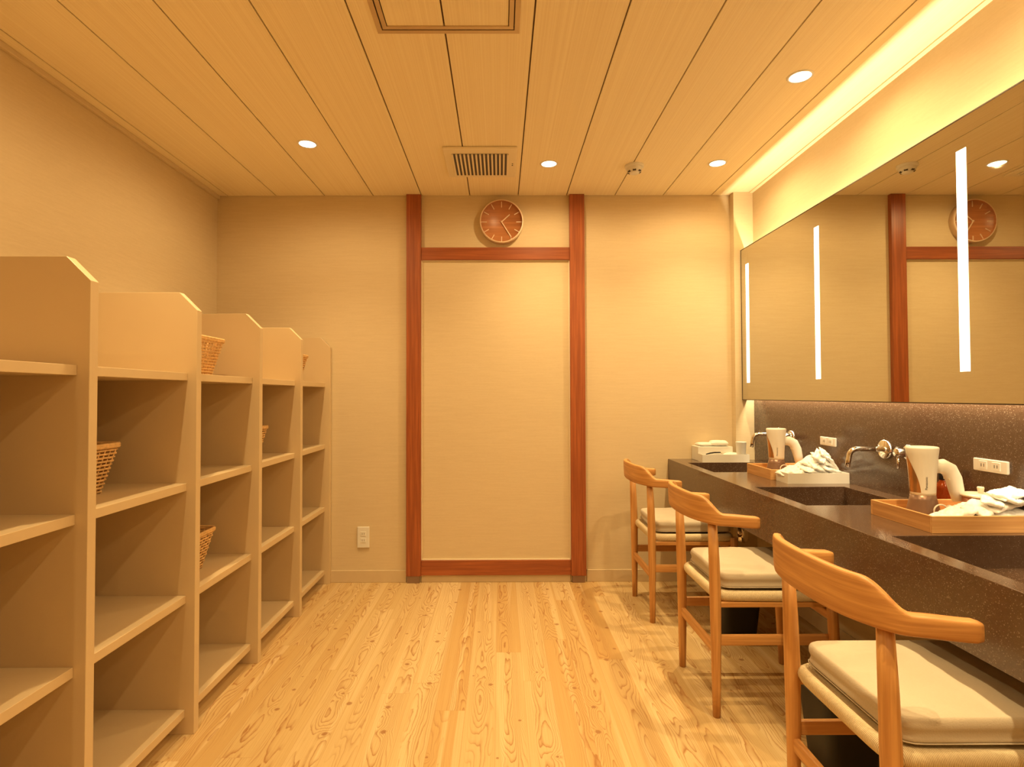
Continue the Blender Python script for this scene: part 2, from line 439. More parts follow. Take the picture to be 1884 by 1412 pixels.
# ------------------------------------------------------------------ ceiling fittings
# access hatch
ht = thing('ceiling_hatch', 'square inspection hatch with bronze metal frame in the boarded ceiling', 'hatch', ((HX0+HX1)/2, (HY0+HY1)/2, H))
def ring_box(o, ax, ay, wd, z0, z1):
    o.box(-ax, ax, -ay, -ay+wd, z0, z1); o.box(-ax, ax, ay-wd, ay, z0, z1)
    o.box(-ax, -ax+wd, -ay+wd, ay-wd, z0, z1); o.box(ax-wd, ax, -ay+wd, ay-wd, z0, z1); return o
hw, hd = (HX1-HX0)/2, (HY1-HY0)/2
ring_box(MB(), hw+.006, hd+.006, .017, -.004, .008).build('outer_frame', M['alu'], ht)
ring_box(MB(), hw-.015, hd-.015, .015, -.003, .008).build('inner_frame', M['alu'], ht)
sx = [x-(HX0+HX1)/2 for x in xs if HX0 < x < HX1]
pn = MB(); e = [-hw+.030]+sorted(sx)+[hw-.030]
for a, c in zip(e[:-1], e[1:]): pn.box(a+gap, c-gap, -hd+.030, hd-.030, 0, .008)
pn.build('hatch_panel', M['ceil'], ht)
# vent
vt = thing('ceiling_vent', 'square cream ventilation grille with dark slots set in the ceiling', 'vent', (-.099, 2.985, H))
MB().box(-.188, .188, -.188, .188, -.012, .0).build('vent_cover', M['cream'], vt, bevel=.005)
MB().box(-.142, .142, -.125, .15, -.0145, -.012).build('grille_backing', M['grille'], vt)
for k in range(15):
    x = -.142+.284*k/14
    MB().box(x-.0045, x+.0045, -.127, .152, -.021, -.0135).build('slat', M['cream'], vt, bevel=.001)
for dy in (-.0, .02): MB().lathe([(0, -.0135), (.004, -.0135), (.004, -.012)], (.168, dy, 0), n=10).build('indicator', M['dark'], vt)
# smoke detector
sd = thing('smoke_detector', 'small round white smoke detector on the ceiling seam', 'smoke detector', (.732, 3.04, H))
MB().lathe([(0, -.014), (.047, -.014), (.051, -.010), (.051, 0)], n=32).build('mounting_base', M['white'], sd)
MB().lathe([(0, -.044), (.022, -.044), (.027, -.040), (.027, -.036), (.034, -.034), (.041, -.026), (.042, -.014)], n=32).build('sensor_head', M['white'], sd)
for k in range(6):
    a = k*PI/3+.3
    MB().box(.026, .036, -.009, .009, -.0365, -.030).build('sensor_slot', M['dark'], sd).rotation_euler = (0, 0, a)
# downlights
def downlight(x, y, label, main=True):
    t = thing('downlight', label, 'ceiling light', (x, y, H), group='round recessed downlights')
    MB().lathe([(.040, .002), (.040, -.003), (.0475, -.0025), (.0485, 0)], n=40).build('trim_ring', M['white'], t)
    MB().lathe([(0, -.0012), (.0402, -.0012)], n=40).build('lamp_lens', M['glow'], t)
    spot('downlight_beam', (0, 0, -.006), P_DOWN, math.radians(112), 1.0, t)
    spot('downlight_spill', (0, 0, -.006), P_DOWN*.33, math.radians(176), .5, t)
    return t
downlight(-.948, 2.77, 'round downlight above the shelving, leftmost in the ceiling')
downlight(.266, 3.013, 'round downlight between the vent grille and the smoke detector')
downlight(1.172, 3.008, 'round downlight in the corner right of the smoke detector')
downlight(1.178, 2.182, 'largest, nearest round downlight beside the bright cove')
# unseen downlights added to brighten the room, some carrying on the visible rows
for i, (x, y) in enumerate(((-.948, 1.62), (.266, .9), (1.178, 1.34), (1.178, .45), (-.948, -.5), (.266, -.9), (1.178, -.7))):
    downlight(x, y, 'round downlight out of view, added along the ceiling rows to brighten the room')

# ------------------------------------------------------------------ clock
ck = thing('wall_clock', 'round wooden wall clock with pale rim and baton marks above the lintel', 'clock', (.012, YB, 2.219))
R = .131
MB().lathe([(R-.004, -.046), (R+.003, -.046), (R+.004, -.040), (R+.003, 0), (0, 0)], axis='y', n=64).build('rim', M['clockrim'], ck)
MB().lathe([(0, -.022), (R-.003, -.022), (R-.003, -.046)], axis='y', n=64).build('clock_face', M['clockwood'], ck)
for k in range(12):
    a = k*PI/6
    o = MB().box(-.0025, .0025, -.024, -.0218, R-.040, R-.004).build('hour_mark', M['clockrim'], ck); o.rotation_euler = (0, a, 0)
for nm, a, L, y in (('hour_hand', math.radians(48), .068, -.027), ('minute_hand', math.radians(148), .112, -.029)):
    o = MB().box(-.003, .003, y, y+.002, -.006, L).build(nm, M['clockrim'], ck); o.rotation_euler = (0, a, 0)
MB().lathe([(0, -.031), (.005, -.031), (.005, -.022)], axis='y', n=16).build('hand_pin', M['clockrim'], ck)

# ------------------------------------------------------------------ wall outlet on the back wall
wo = thing('wall_outlet', 'upright cream double socket low on the back wall beside the shelving', 'socket', (-.842, YB, .276))
MB().box(-.037, .037, -.009, 0, -.064, .064).build('cover_plate', M['white'], wo, bevel=.003)
for dz in (.022, -.018):
    r = MB().box(-.016, .016, -.011, -.008, dz-.014, dz+.014).build('socket', M['white'], wo, bevel=.001)
    for dx in (-.006, .006): MB().box(dx-.001, dx+.001, -.0115, -.0105, dz-.005, dz+.005).build('slot', M['dark'], r)
def splash_outlet(y, z, label):
    t = thing('wall_outlet', label, 'socket', (1.548, y, z))
    MB().box(-.008, 0, -.063, .063, -.020, .020).build('cover_plate', M['white'], t, bevel=.003)
    for dy in (-.024, .024):
        r = MB().box(-.010, -.007, dy-.015, dy+.015, -.013, .013).build('socket', M['white'], t, bevel=.001)
        for q in (-.005, .005): MB().box(-.0105, -.0095, dy+q-.001, dy+q+.001, -.005, .005).build('slot', M['dark'], r)
splash_outlet(2.66, .924, 'long cream socket on the dark splashback between the two taps')
splash_outlet(1.778, .919, 'long cream socket on the dark splashback right of the near hair dryer')

# ------------------------------------------------------------------ shelving
FX = -1.040; DT = .030
SY = [3.494, 2.985, 2.480, 1.972, 1.465, .960, .455]     # far faces of the uprights
sh = thing('shelving_unit', 'long cream open clothes shelving against the left wall, chamfered uprights', 'shelving', (FX, 2.0, 0))
def L(x, y, z): return (x-FX, y-2.0, z)
TOPZ = 1.503
for y in SY:
    pr = [(0, 0), (0, TOPZ-.062), (-.062, TOPZ), (XL+.001-FX, TOPZ), (XL+.001-FX, .0)]
    d = MB().prism(pr, 1, y-DT-2, y-2).build('upright_panel', M['shelf'], sh, bevel=.0012)
SZ = [1.225, .848, .467, .084]
for a, c in zip(SY[:-1], SY[1:]):
    y0, y1 = c-2+.0005, a-DT-2-.0005
    for z in SZ:
        MB().box(XL-FX+.002, -.031, y0, y1, z-.026, z).build('shelf', M['shelf'], sh, bevel=.0012)
    MB().box(-.105, -.090, y0, y1, 0, .058).build('plinth', M['shelf'], sh)

# baskets
def basket_mesh(lx=.40, ly=.27, h=.152, tx=.030, ty=.042):
    mb = MB(); rows = 13
    def per(t, hx, hy, off, n_=112, r=.03):
        pts = []
        P = 2*(2*hx+2*hy)
        for i in range(n_):
            d = P*i/n_
            if d < 2*hx: p = Vector((-hx+d, -hy)); nr = Vector((0, -1))
            elif d < 2*hx+2*hy: p = Vector((hx, -hy+d-2*hx)); nr = Vector((1, 0))
            elif d < 4*hx+2*hy: p = Vector((hx-(d-2*hx-2*hy), hy)); nr = Vector((0, 1))
            else: p = Vector((-hx, hy-(d-4*hx-2*hy))); nr = Vector((-1, 0))
            # soft corners
            cx, cy = max(-hx+r, min(hx-r, p.x)), max(-hy+r, min(hy-r, p.y))
            q = Vector((p.x-cx, p.y-cy))
            if q.length > 1e-6 and abs(q.x) > 1e-6 and abs(q.y) > 1e-6: nr = q.normalized()
            base = Vector((cx, cy))+nr*r if (abs(q.x) > 1e-6 and abs(q.y) > 1e-6) else p
            s_ = off*(1 if (i % 4 < 2) else -1)
            pts.append(Vector((base.x+nr.x*s_, base.y+nr.y*s_, t)))
        return pts
    for k in range(rows):
        z = .006+(h-.014)*k/(rows-1); f = z/h
        hx, hy = lx/2-tx*(1-f), ly/2-ty*(1-f)
        mb.tube(per(z, hx, hy, .0022*(1 if k % 2 else -1)), .0037, 5, closed=True)
    stakes = []
    b0, b1 = per(.003, lx/2-tx, ly/2-ty, 0), per(h, lx/2, ly/2, 0)
    for i in range(0, 112, 2): mb.tube([b0[i], b1[i]], .0024, 5)
    for r_ in (.0, .006): mb.tube([p+Vector((0, 0, -.003-r_)) for p in per(h, lx/2, ly/2, 0)], .0062, 6, closed=True)
    bot = MB()
    hx, hy = lx/2-tx-.004, ly/2-ty-.004
    for k in range(20):
        y = -hy+.004+(2*hy-.008)*k/19; bot.tube([(-hx, y, .004), (hx, y, .004)], .0045, 5)
    return mb, bot
def make_basket(label):
    t = thing('wicker_basket', label, 'basket', group='wicker baskets on the shelving')
    a, c = basket_mesh()
    a.build('woven_side', M['wicker'], t); c.build('woven_base', M['wicker'], t); return t
b0 = make_basket('wicker basket in the nearest visible bay, second shelf from the top')
b0.location = (-1.195-.2, 1.80-.135, .848)
for (x, y, z, lb) in ((-1.135-.2, 2.345-.135, 1.225, 'wicker basket on the top shelf of the middle bay'),
                      (-1.150-.2, 2.31-.135, .467, 'wicker basket low in the middle bay, third shelf'),
                      (-1.140-.2, 2.80-.135, .848, 'wicker basket peeking out of the fourth bay, second shelf'),
                      (-1.105-.2, 3.27-.135, 1.225, 'wicker basket in the farthest bay, only its rim tip showing')):
    c = copy_tree(b0); c.location = (x, y, z); c['label'] = lb

# ------------------------------------------------------------------ vanity counter
CX0, CX1, CY0, CY1, CZ = 1.037, 1.548, .20, 3.499, .750
SX0, SX1 = 1.092, 1.474
SINKS = [(2.89, 3.30), (2.02, 2.425), (1.178, 1.583)]
SD = .092
vc = thing('vanity_counter', 'dark speckled stone vanity counter with three sunken basins along the right wall', 'counter', (1.3, 1.85, 0))
OX, OY = 1.3, 1.85
def top_mesh():
    mb = MB()
    ys = sorted([CY0, CY1]+[v for s_ in SINKS for v in s_]); xs_ = [CX0, SX0, SX1, CX1]
    th = .024
    def inside(xa, ya):
        return SX0-1e-6 <= xa < SX1-1e-6 and any(a-1e-6 <= ya < c-1e-6 for a, c in SINKS)
    def V(x, y, z): return (x-OX, y-OY, z)
    ix = range(3); iy = range(len(ys)-1)
    for z in (CZ, CZ-th):
        for i in ix:
            for j in iy:
                if inside(xs_[i], ys[j]): continue
                mb.add([V(xs_[i], ys[j], z), V(xs_[i+1], ys[j], z), V(xs_[i+1], ys[j+1], z), V(xs_[i], ys[j+1], z)], [(0, 1, 2, 3)])
    for (a, c) in SINKS:
        for q in ([(SX0, a), (SX1, a)], [(SX1, a), (SX1, c)], [(SX1, c), (SX0, c)], [(SX0, c), (SX0, a)]):
            (xa, ya), (xb, yb) = q
            mb.add([V(xa, ya, CZ), V(xb, yb, CZ), V(xb, yb, CZ-th), V(xa, ya, CZ-th)], [(0, 1, 2, 3)])
    # outer rim; the front edge runs down as the apron
    Z1 = .572
    for j in iy:
        mb.add([V(CX1, ys[j], CZ), V(CX1, ys[j+1], CZ), V(CX1, ys[j+1], CZ-th), V(CX1, ys[j], CZ-th)], [(0, 1, 2, 3)])
        mb.add([V(CX0, ys[j], CZ), V(CX0, ys[j+1], CZ), V(CX0, ys[j+1], CZ-th), V(CX0, ys[j], CZ-th)], [(0, 1, 2, 3)])
    for y in (CY0, CY1):
        for i in ix: mb.add([V(xs_[i], y, CZ), V(xs_[i+1], y, CZ), V(xs_[i+1], y, CZ-th), V(xs_[i], y, CZ-th)], [(0, 1, 2, 3)])
    return mb
top_mesh().build('worktop', M['stone'], vc, bevel=.0016, doubles=1e-5)
MB().box(CX0-OX-.0004, CX0-OX+.022, CY0-OY, CY1-OY, .572, CZ-.0018).build('apron', M['stone'], vc)
for i, (a, c) in enumerate(SINKS):
    mb = MB(); t = .012; x0, x1, y0, y1 = SX0-OX, SX1-OX, a-OY, c-OY; z0, z1 = CZ-SD, CZ-.0018; x0 += .0004; x1 -= .0004; y0 += .0004; y1 -= .0004
    mb.box(x0-t, x1+t, y0-t, y1+t, z0-t, z0)
    mb.box(x0-t, x0, y0-t, y1+t, z0, z1); mb.box(x1, x1+t, y0-t, y1+t, z0, z1)
    mb.box(x0, x1, y0-t, y0, z0, z1); mb.box(x0, x1, y1, y1+t, z0, z1)
    bs = mb.build('sink_basin', M['stone'], vc)
    dn = MB().lathe([(0, .003), (.022, .003), (.026, 0)], ((x0+x1)/2+.05, (y0+y1)/2, z0), n=24).build('drain', M['chrome'], bs)
# waste traps under the basins
def trap(y, label):
    t = thing('sink_trap', label, 'pipe', (1.32, y, .0), group='chrome traps under the basins')
    MB().tube([(0, 0, CZ-SD-.013), (0, 0, .43)], .016, 14).build('tail_pipe', M['chrome'], t)
    MB().lathe([(0, .34), (.020, .342), (.026, .352), (.028, .37), (.028, .44), (.018, .45)], n=20).build('bottle_trap', M['chrome'], t)
    MB().tube([(.02, 0, .42), (.10, 0, .42), (.2255, 0, .42)], .014, 12).build('outlet_pipe', M['chrome'], t)
    MB().lathe([(.014, .219), (.032, .221), (.032, .2255)], (0, 0, .42), axis='x', n=20).build('wall_flange', M['chrome'], t)
trap(3.095, 'chrome waste trap under the farthest basin, by the back wall')
trap(2.22, 'chrome waste trap under the middle basin')
trap(1.40, 'chrome waste trap under the nearest basin at the right picture edge')
# splashback
tag(MB().box(1.548, XR-.0002, CY0, 3.4415, CZ-.024, 1.30).build('splashback', M['stone']),
    'dark speckled stone splashback between the counter and the mirror', 'splashback')

# mirror
mr = thing('wall_mirror', 'long wall mirror cabinet with three vertical lamp strips above the counter', 'mirror', (MX, (MY0+MY1)/2, MZ0))
hl = (MY1-MY0)/2; mh = MZ1-MZ0
MB().box(.004, .030, -hl+.004, hl-.004, .004, mh-.004).build('cabinet_body', M['backmirror'], mr)
MB().box(.030, XR-MX-.001, -hl+.1, hl-.1, .25, mh-.25).build('wall_bracket', M['backmirror'], mr)
f = MB(); t_ = .004
f.box(-.0012, .030, -hl, hl, 0, t_); f.box(-.0012, .030, -hl, hl, mh-t_, mh)
f.box(-.0012, .030, -hl, -hl+t_, t_, mh-t_); f.box(-.0012, .030, hl-t_, hl, t_, mh-t_)
f.build('frame', M['rim'], mr)
g = MB().box(0, .004, -hl+t_, hl-t_, t_, mh-t_).build('mirror_glass', M['mirror'], mr)
cy = (MY0+MY1)/2
for y in (3.350, 2.612, 1.785, .98):
    MB().box(-.0006, .0004, y-cy-.0195, y-cy+.0195, 1.217-MZ0, 1.927-MZ0).build('lamp_strip', M['strip'], mr)
# the carrier of the tape in the gap
tp = MB().box(.050, .068, -hl+.03, hl-.03, mh-.104, mh-.095).build('led_channel', M['white'], mr)
tp = MB().box(.038, .056, -hl+.03, hl-.03, .050, .058).build('led_channel', M['white'], mr)

# ------------------------------------------------------------------ taps
def tap(y, label):
    t = thing('wall_tap', label, 'tap', (1.548, y, .925), group=None)
    MB().lathe([(0, -.012), (.036, -.012), (.038, -.010), (.038, 0)], axis='x', n=36).build('escutcheon', M['chrome'], t)
    pts = [(-.010, 0, 0), (-.06, 0, .001), (-.115, 0, .002)]
    for k in range(7):
        a = k/6*math.radians(80); pts.append((-.118-.032*math.sin(a), 0, .002-.032*(1-math.cos(a))))
    pts += [(-.1535, 0, -.044), (-.157, 0, -.070)]
    MB().tube(pts, .0098, 14).build('spout', M['chrome'], t)
    v = MB(); v.lathe([(0, -.012), (.028, -.012), (.030, -.010), (.030, 0)], (0, -.135, 0), axis='x', n=30)
    v.lathe([(0, -.058), (.0155, -.058), (.017, -.055), (.017, -.012)], (0, -.135, 0), axis='x', n=24)
    vb = v.build('mixer_valve', M['chrome'], t)
    MB().tube([(-.048, -.135, -.014), (-.050, -.135, -.060)], .0042, 10).build('lever', M['chrome'], vb)
    return t
tap(2.265, 'chrome wall tap over the middle basin, beside the near hair dryer')
tap(3.13, 'chrome wall tap over the farthest basin, behind the far hair dryer')

# ------------------------------------------------------------------ trays
def wooden_tray(x0, y0, x1, y1, label):
    t = thing('wooden_tray', label, 'tray', ((x0+x1)/2, (y0+y1)/2, CZ), group=None)
    hx, hy, h, w_ = (x1-x0)/2, (y1-y0)/2, .048, .009
    MB().box(-hx+w_, hx-w_, -hy+w_, hy-w_, .002, .008).build('tray_base', M['tray'], t)
    for y in (-hy, hy-w_): MB().box(-hx, hx, y, y+w_, 0, h).build('tray_side', M['tray'], t, bevel=.001)
    for x in (-hx, hx-w_): MB().box(x, x+w_, -hy+w_, hy-w_, 0, h).build('tray_side', M['tray_y'], t, bevel=.001)
wooden_tray(1.224, 1.606, 1.538, 1.872, 'wooden tray holding the near hair dryer and white packets')
wooden_tray(1.252, 2.618, 1.538, 2.872, 'wooden tray under the far hair dryer behind the white box')
# white open box
wb = thing('amenity_box', 'open white box heaped with white packets between two basins', 'box', (1.410, 2.560, CZ))
ring_box(MB(), .137, .054, .004, 0, .046).build('box_wall', M['white'], wb)
MB().box(-.133, .133, -.05, .05, .001, .005).build('box_base', M['white'], wb)
# stepped organiser in the far corner
ob = thing('tissue_organiser', 'white stepped box on the counter in the far corner, towels heaped on it', 'box', (1.32, 3.40, CZ))
MB().box(-.138, .138, -.092, -.020, 0, .004).build('front_tray', M['white'], ob)
f = MB(); f.box(-.138, .138, -.092, -.088, .004, .045); f.box(-.138, -.134, -.088, -.02, .004, .045); f.box(.134, .138, -.088, -.02, .004, .045)
f.build('front_tray_wall', M['white'], ob)
MB().box(-.138, .070, -.020, .094, 0, .085).build('rear_box', M['white'], ob, bevel=.002)
# pillow-like packet
from mathutils import noise as mnoise
def pillow(lx, ly, lz, seed, crin=.25, nu=26, nv=22):
    off = Vector((seed*7.3, seed*3.1, 0)); mb = MB()
    for sgn in (1, -1):
        def fn(u, v, sgn=sgn):
            a, c = u*2-1, v*2-1
            e_ = max(0, (1-abs(a)**5)*(1-abs(c)**4))
            p = Vector((a*1.6, c*1.3, 0))+off
            n1 = mnoise.noise(p*1.1); n2 = abs(mnoise.noise(p*2.3+Vector((0, 0, sgn*4))))
            z = sgn*lz*.5*(e_**.45)*(1+crin*(n1*1.2-n2*2.2))
            k = 1+.05*mnoise.noise(p*1.7+Vector((0, 0, 9)))
            return (a*lx*.5*k, c*ly*.5*k, z+.5*crin*lz*mnoise.noise(Vector((a*1.5, c*1.5, seed*2.))))
        mb.grid(fn, nu, nv)
    return mb
PK = [pillow(.100, .068, .020, s_, .45) for s_ in range(5)]
PKm = []
def packet(i, loc, rot, sc=1., label='', group=''):
    if i >= len(PKm):
        o = PK[i].build('amenity_packet', M['packet'], doubles=1e-6); PKm.append(o.data)
    else:
        o = bpy.data.objects.new('amenity_packet', PKm[i]); COL.objects.link(o)
    o.location = loc; o.rotation_euler = rot; o.scale = (sc,)*3
    tag(o, label, 'packet', group); return o
for i in range(5): pass
seq = 0
LB1 = 'crumpled white packet in the heap on the wooden tray beside the near hair dryer'
LB2 = 'crumpled white packet in the heap on the white box by the far hair dryer'
def heap(spots, label, group):
    global seq
    for (x, y, z, rx, ry, rz, sc) in spots:
        packet(seq if seq < 5 else random.randrange(5), (x, y, z), (rx, ry, rz), sc, label, group); seq += 1
heap([(1.292, 1.664, .776, .05, -.30, .1, 1.0), (1.338, 1.668, .782, .1, -.2, .5, 1.0), (1.388, 1.668, .782, .15, .05, .3, 1.05),
      (1.362, 1.672, .800, .1, -.28, .1, 1.05), (1.440, 1.664, .786, .2, .0, .1, 1.1), (1.418, 1.672, .808, .3, -.15, .6, 1.05),
      (1.486, 1.662, .798, .3, .1, -.2, 1.05), (1.468, 1.668, .822, .25, -.2, .25, 1.05), (1.502, 1.660, .836, .3, .15, .5, 1.0),
      (1.446, 1.664, .830, .2, -.12, .9, .8), (1.494, 1.664, .852, .25, -.2, .1, .9), (1.500, 1.650, .778, .1, .0, .1, .8)], LB1, 'white packets on the near tray')
heap([(1.312, 2.575, .800, .1, -.35, .1, 1.0), (1.352, 2.562, .800, .2, -.1, .5, 1.05), (1.385, 2.580, .818, .2, -.4, .2, 1.1),
      (1.400, 2.552, .806, .3, .1, .4, 1.0), (1.445, 2.560, .815, .5, .3, .3, 1.1), (1.488, 2.560, .812, .4, .2, .4, 1.0),
      (1.425, 2.580, .842, .3, -.3, .5, 1.05), (1.470, 2.572, .848, .6, .3, .1, 1.05), (1.500, 2.570, .838, .4, .8, .3, .9),
      (1.450, 2.562, .866, .7, -.4, .8, .85), (1.478, 2.570, .872, .9, .5, .4, .75)], LB2, 'white packets on the white box')
# towels, razor and cup in the corner
def towel(loc, rz, lx, ly, lz, label, sd_=3):
    o = pillow(lx, ly, lz, sd_, .08).build('folded_towel', M['paper'], doubles=1e-6); o.location = loc; o.rotation_euler = (0, 0, rz)
    tag(o, label, 'towel')
towel((1.262, 3.445, CZ+.096), .1, .13, .08, .022, 'folded white towel on the left of the stepped white box', 3)
towel((1.325, 3.435, CZ+.103), -.2, .10, .09, .034, 'higher folded white towel at the middle of the stepped white box', 4)
towel((1.375, 3.360, CZ+.030), .5, .10, .06, .045, 'white cloth slumped in the front of the stepped box beside the cup', 6)
rz_ = thing('razor', 'dark handled razor lying on the front of the stepped white box', 'razor', (1.262, 3.325, CZ+.050), .12)
MB().tube([(-.055, 0, -.003), (-.03, 0, .003), (0, 0, .006), (.035, 0, .006)], [.003, .0042, .004, .003], 8).build('handle', M['black'], rz_)
MB().box(.034, .046, -.016, .016, .001, .007).build('blade_head', M['cream'], rz_, bevel=.001)
cp = MB().lathe([(0, 0), (.024, 0), (.026, .004), (.033, .095), (.0345, .097), (.033, .0975), (.031, .094), (.024, .006), (0, .006)], n=28).build('cup', M['white'])
cp.location = (1.424, 3.345, CZ+.0042); cp.scale = (.9, .9, 1.15); tag(cp, 'tall white cup at the right of the stepped box in the far corner', 'cup')

# ------------------------------------------------------------------ hair dryers
def hair_dryer(loc, rz, label, sc=1.):
    t = thing('hair_dryer', label, 'hair dryer', loc, rz)
    sy = .86
    MB().lathe([(0, 0), (.048, 0), (.051, .004), (.048, .018), (.0385, .056), (.0355, .072), (.0, .072)], n=40, sy=sy).build('nozzle_base', M['brownmetal'], t)
    prof = [(.0355, .072), (.036, .080), (.0368, .105), (.0382, .13), (.0405, .16), (.0438, .195), (.0465, .216), (.0455, .2205), (.042, .222), (0, .2215)]
    MB().lathe([(0, .072)]+prof, n=48, sy=sy).build('body', M['white'], t)
    # copper side panel, broad at the foot and narrowing upwards
    def rad(z):
        for (r0, z0), (r1, z1) in zip(prof[:-3], prof[1:-2]):
            if z0 <= z <= z1: return r0+(r1-r0)*(z-z0)/(z1-z0)
        return .0465
    def fn(u, v):
        z = .080+(.210-.080)*v
        a_lo = math.radians(138); a_hi = math.radians(146+84*(1-v**1.6)**.8)
        a = a_lo+(a_hi-a_lo)*u; r = rad(z)+.0007
        return (r*math.cos(a), r*math.sin(a)*sy, z)
    MB().grid(fn, 14, 16).build('copper_panel', M['copper'], t)
    # folded handle
    pts = [(.036, 0, .158), (.062, 0, .160), (.084, 0, .148), (.098, 0, .120), (.106, 0, .085), (.112, 0, .052)]
    MB().tube(pts, [.020, .023, .024, .0235, .0215, .0175], 18, ell=(.85, 1)).build('handle', M['white'], t)
    MB().box(.074, .086, -.012, .012, .118, .128).build('switch', M['cream'], t, bevel=.002)
    # vertical maker's lettering
    cu = bpy.data.curves.new('lettering', 'FONT'); cu.body = 'Panasonic'; cu.size = .0105; cu.extrude = .0002
    cu.align_x = 'CENTER'; cu.align_y = 'CENTER'
    tmp = bpy.data.objects.new('lettering', cu); COL.objects.link(tmp)
    bpy.context.view_layer.update()
    me = bpy.data.meshes.new_from_object(tmp.evaluated_get(bpy.context.evaluated_depsgraph_get()))
    bpy.data.objects.remove(tmp); me.materials.clear(); me.materials.append(M['ink'])
    for v_ in me.vertices:        # wrap onto the body, reading upwards
        up, side = v_.co.x, -v_.co.y
        z = .110+up; a = math.radians(-107)+side/.040; r = rad(z)+.0006
        v_.co = (r*math.cos(a), r*math.sin(a)*sy, z)
    o = bpy.data.objects.new('lettering', me); COL.objects.link(o); o.parent = t
    # flex
    pts = [(.020, -.040, .020)]
    for k in range(36):
        a = -.6*PI+k/35*3.1*PI
        pts.append((.002+.024*math.cos(a)+.0006*k, -.060-.0002*k+.004*math.sin(a*.5), .030+.020*math.sin(a)))
    pts += [(.050, -.075, .012), (.070, -.085, .006)]
    MB().tube(pts, .0023, 8).build('power_cord', M['white'], t)
    return t
hair_dryer((1.333, 1.785, CZ+.008), 0, 'near white hair dryer standing on its brown base in the wooden tray')
hair_dryer((1.355, 2.775, CZ+.008), 0, 'far white hair dryer standing in the tray behind the white box')

# bottle and jars
bt = thing('amber_bottle', 'small amber bottle with black cap behind the near hair dryer handle', 'bottle', (1.507, 1.925, CZ))
MB().lathe([(0, 0), (.022, 0), (.0235, .003), (.0235, .078), (.021, .088), (.011, .100), (.010, .112), (0, .112)], n=28).build('bottle_body', M['amber'], bt)
MB().lathe([(0, .134), (.010, .134), (.012, .131), (.012, .104), (.0, .104)], n=20).build('cap', M['black'], bt)
jr = thing('lidded_jar', 'round brown jar with knobbed pale lid at the back of the near tray', 'jar', (1.488, 1.752, CZ+.008))
MB().lathe([(0, 0), (.045, 0), (.048, .004), (.049, .070), (0, .070)], n=40).build('jar_body', M['jarbody'], jr)
ld_ = MB().lathe([(0, .080), (.043, .079), (.0535, .076), (.0545, .0725), (.052, .070), (0, .070)], n=44).build('lid', M['jarlid'], jr)
MB().lathe([(0, .100), (.008, .100), (.0095, .097), (.0085, .090), (.006, .080)], n=20).build('knob', M['jarlid'], ld_)
c2 = MB().lathe([(0, 0), (.024, 0), (.026, .004), (.030, .088), (.029, .092), (.027, .088), (.024, .006), (0, .006)], n=28).build('cup', M['pink'])
c2.location = (1.508, 1.700, CZ+.008); tag(c2, 'small pink cup almost hidden behind the packets on the near tray', 'cup')

# ------------------------------------------------------------------ waste bins
def bin_(x, y, rz, label):
    t = thing('waste_bin', label, 'bin', (x, y, 0), rz, None)
    mb = MB(); n = 40; prof = [(.073, 0), (.0755, .004), (.096, .222), (.097, .225), (.094, .225), (.073, .008), (0, .008)]
    def sq(th):
        c_, s_ = math.cos(th), math.sin(th); p = 7
        return (abs(c_)**p+abs(s_)**p)**(-1/p)
    vs, fs = [], []
    pr = [(0, 0)]+prof
    for r, z in pr:
        for k in range(n):
            th = 2*PI*k/n; q = sq(th); vs.append((r*q*math.cos(th), r*q*math.sin(th), z))
    for i in range(len(pr)-1):
        for k in range(n): fs.append((i*n+k, i*n+(k+1) % n, (i+1)*n+(k+1) % n, (i+1)*n+k))
    mb.add(vs, fs, True).build('bin_body', M['black'], t, doubles=1e-5)
    mb2 = MB(); ring = [(.097*sq(2*PI*k/n)*math.cos(2*PI*k/n), .097*sq(2*PI*k/n)*math.sin(2*PI*k/n), .224) for k in range(n)]
    mb2.tube(ring, .003, 6, closed=True).build('bin_rim', M['black'], t)
bin_(1.125, 2.73, 0, 'black tapered waste bin on the floor beyond the middle chair')
bin_(1.055, 1.77, 0, 'black tapered waste bin on the floor beyond the nearest chair')

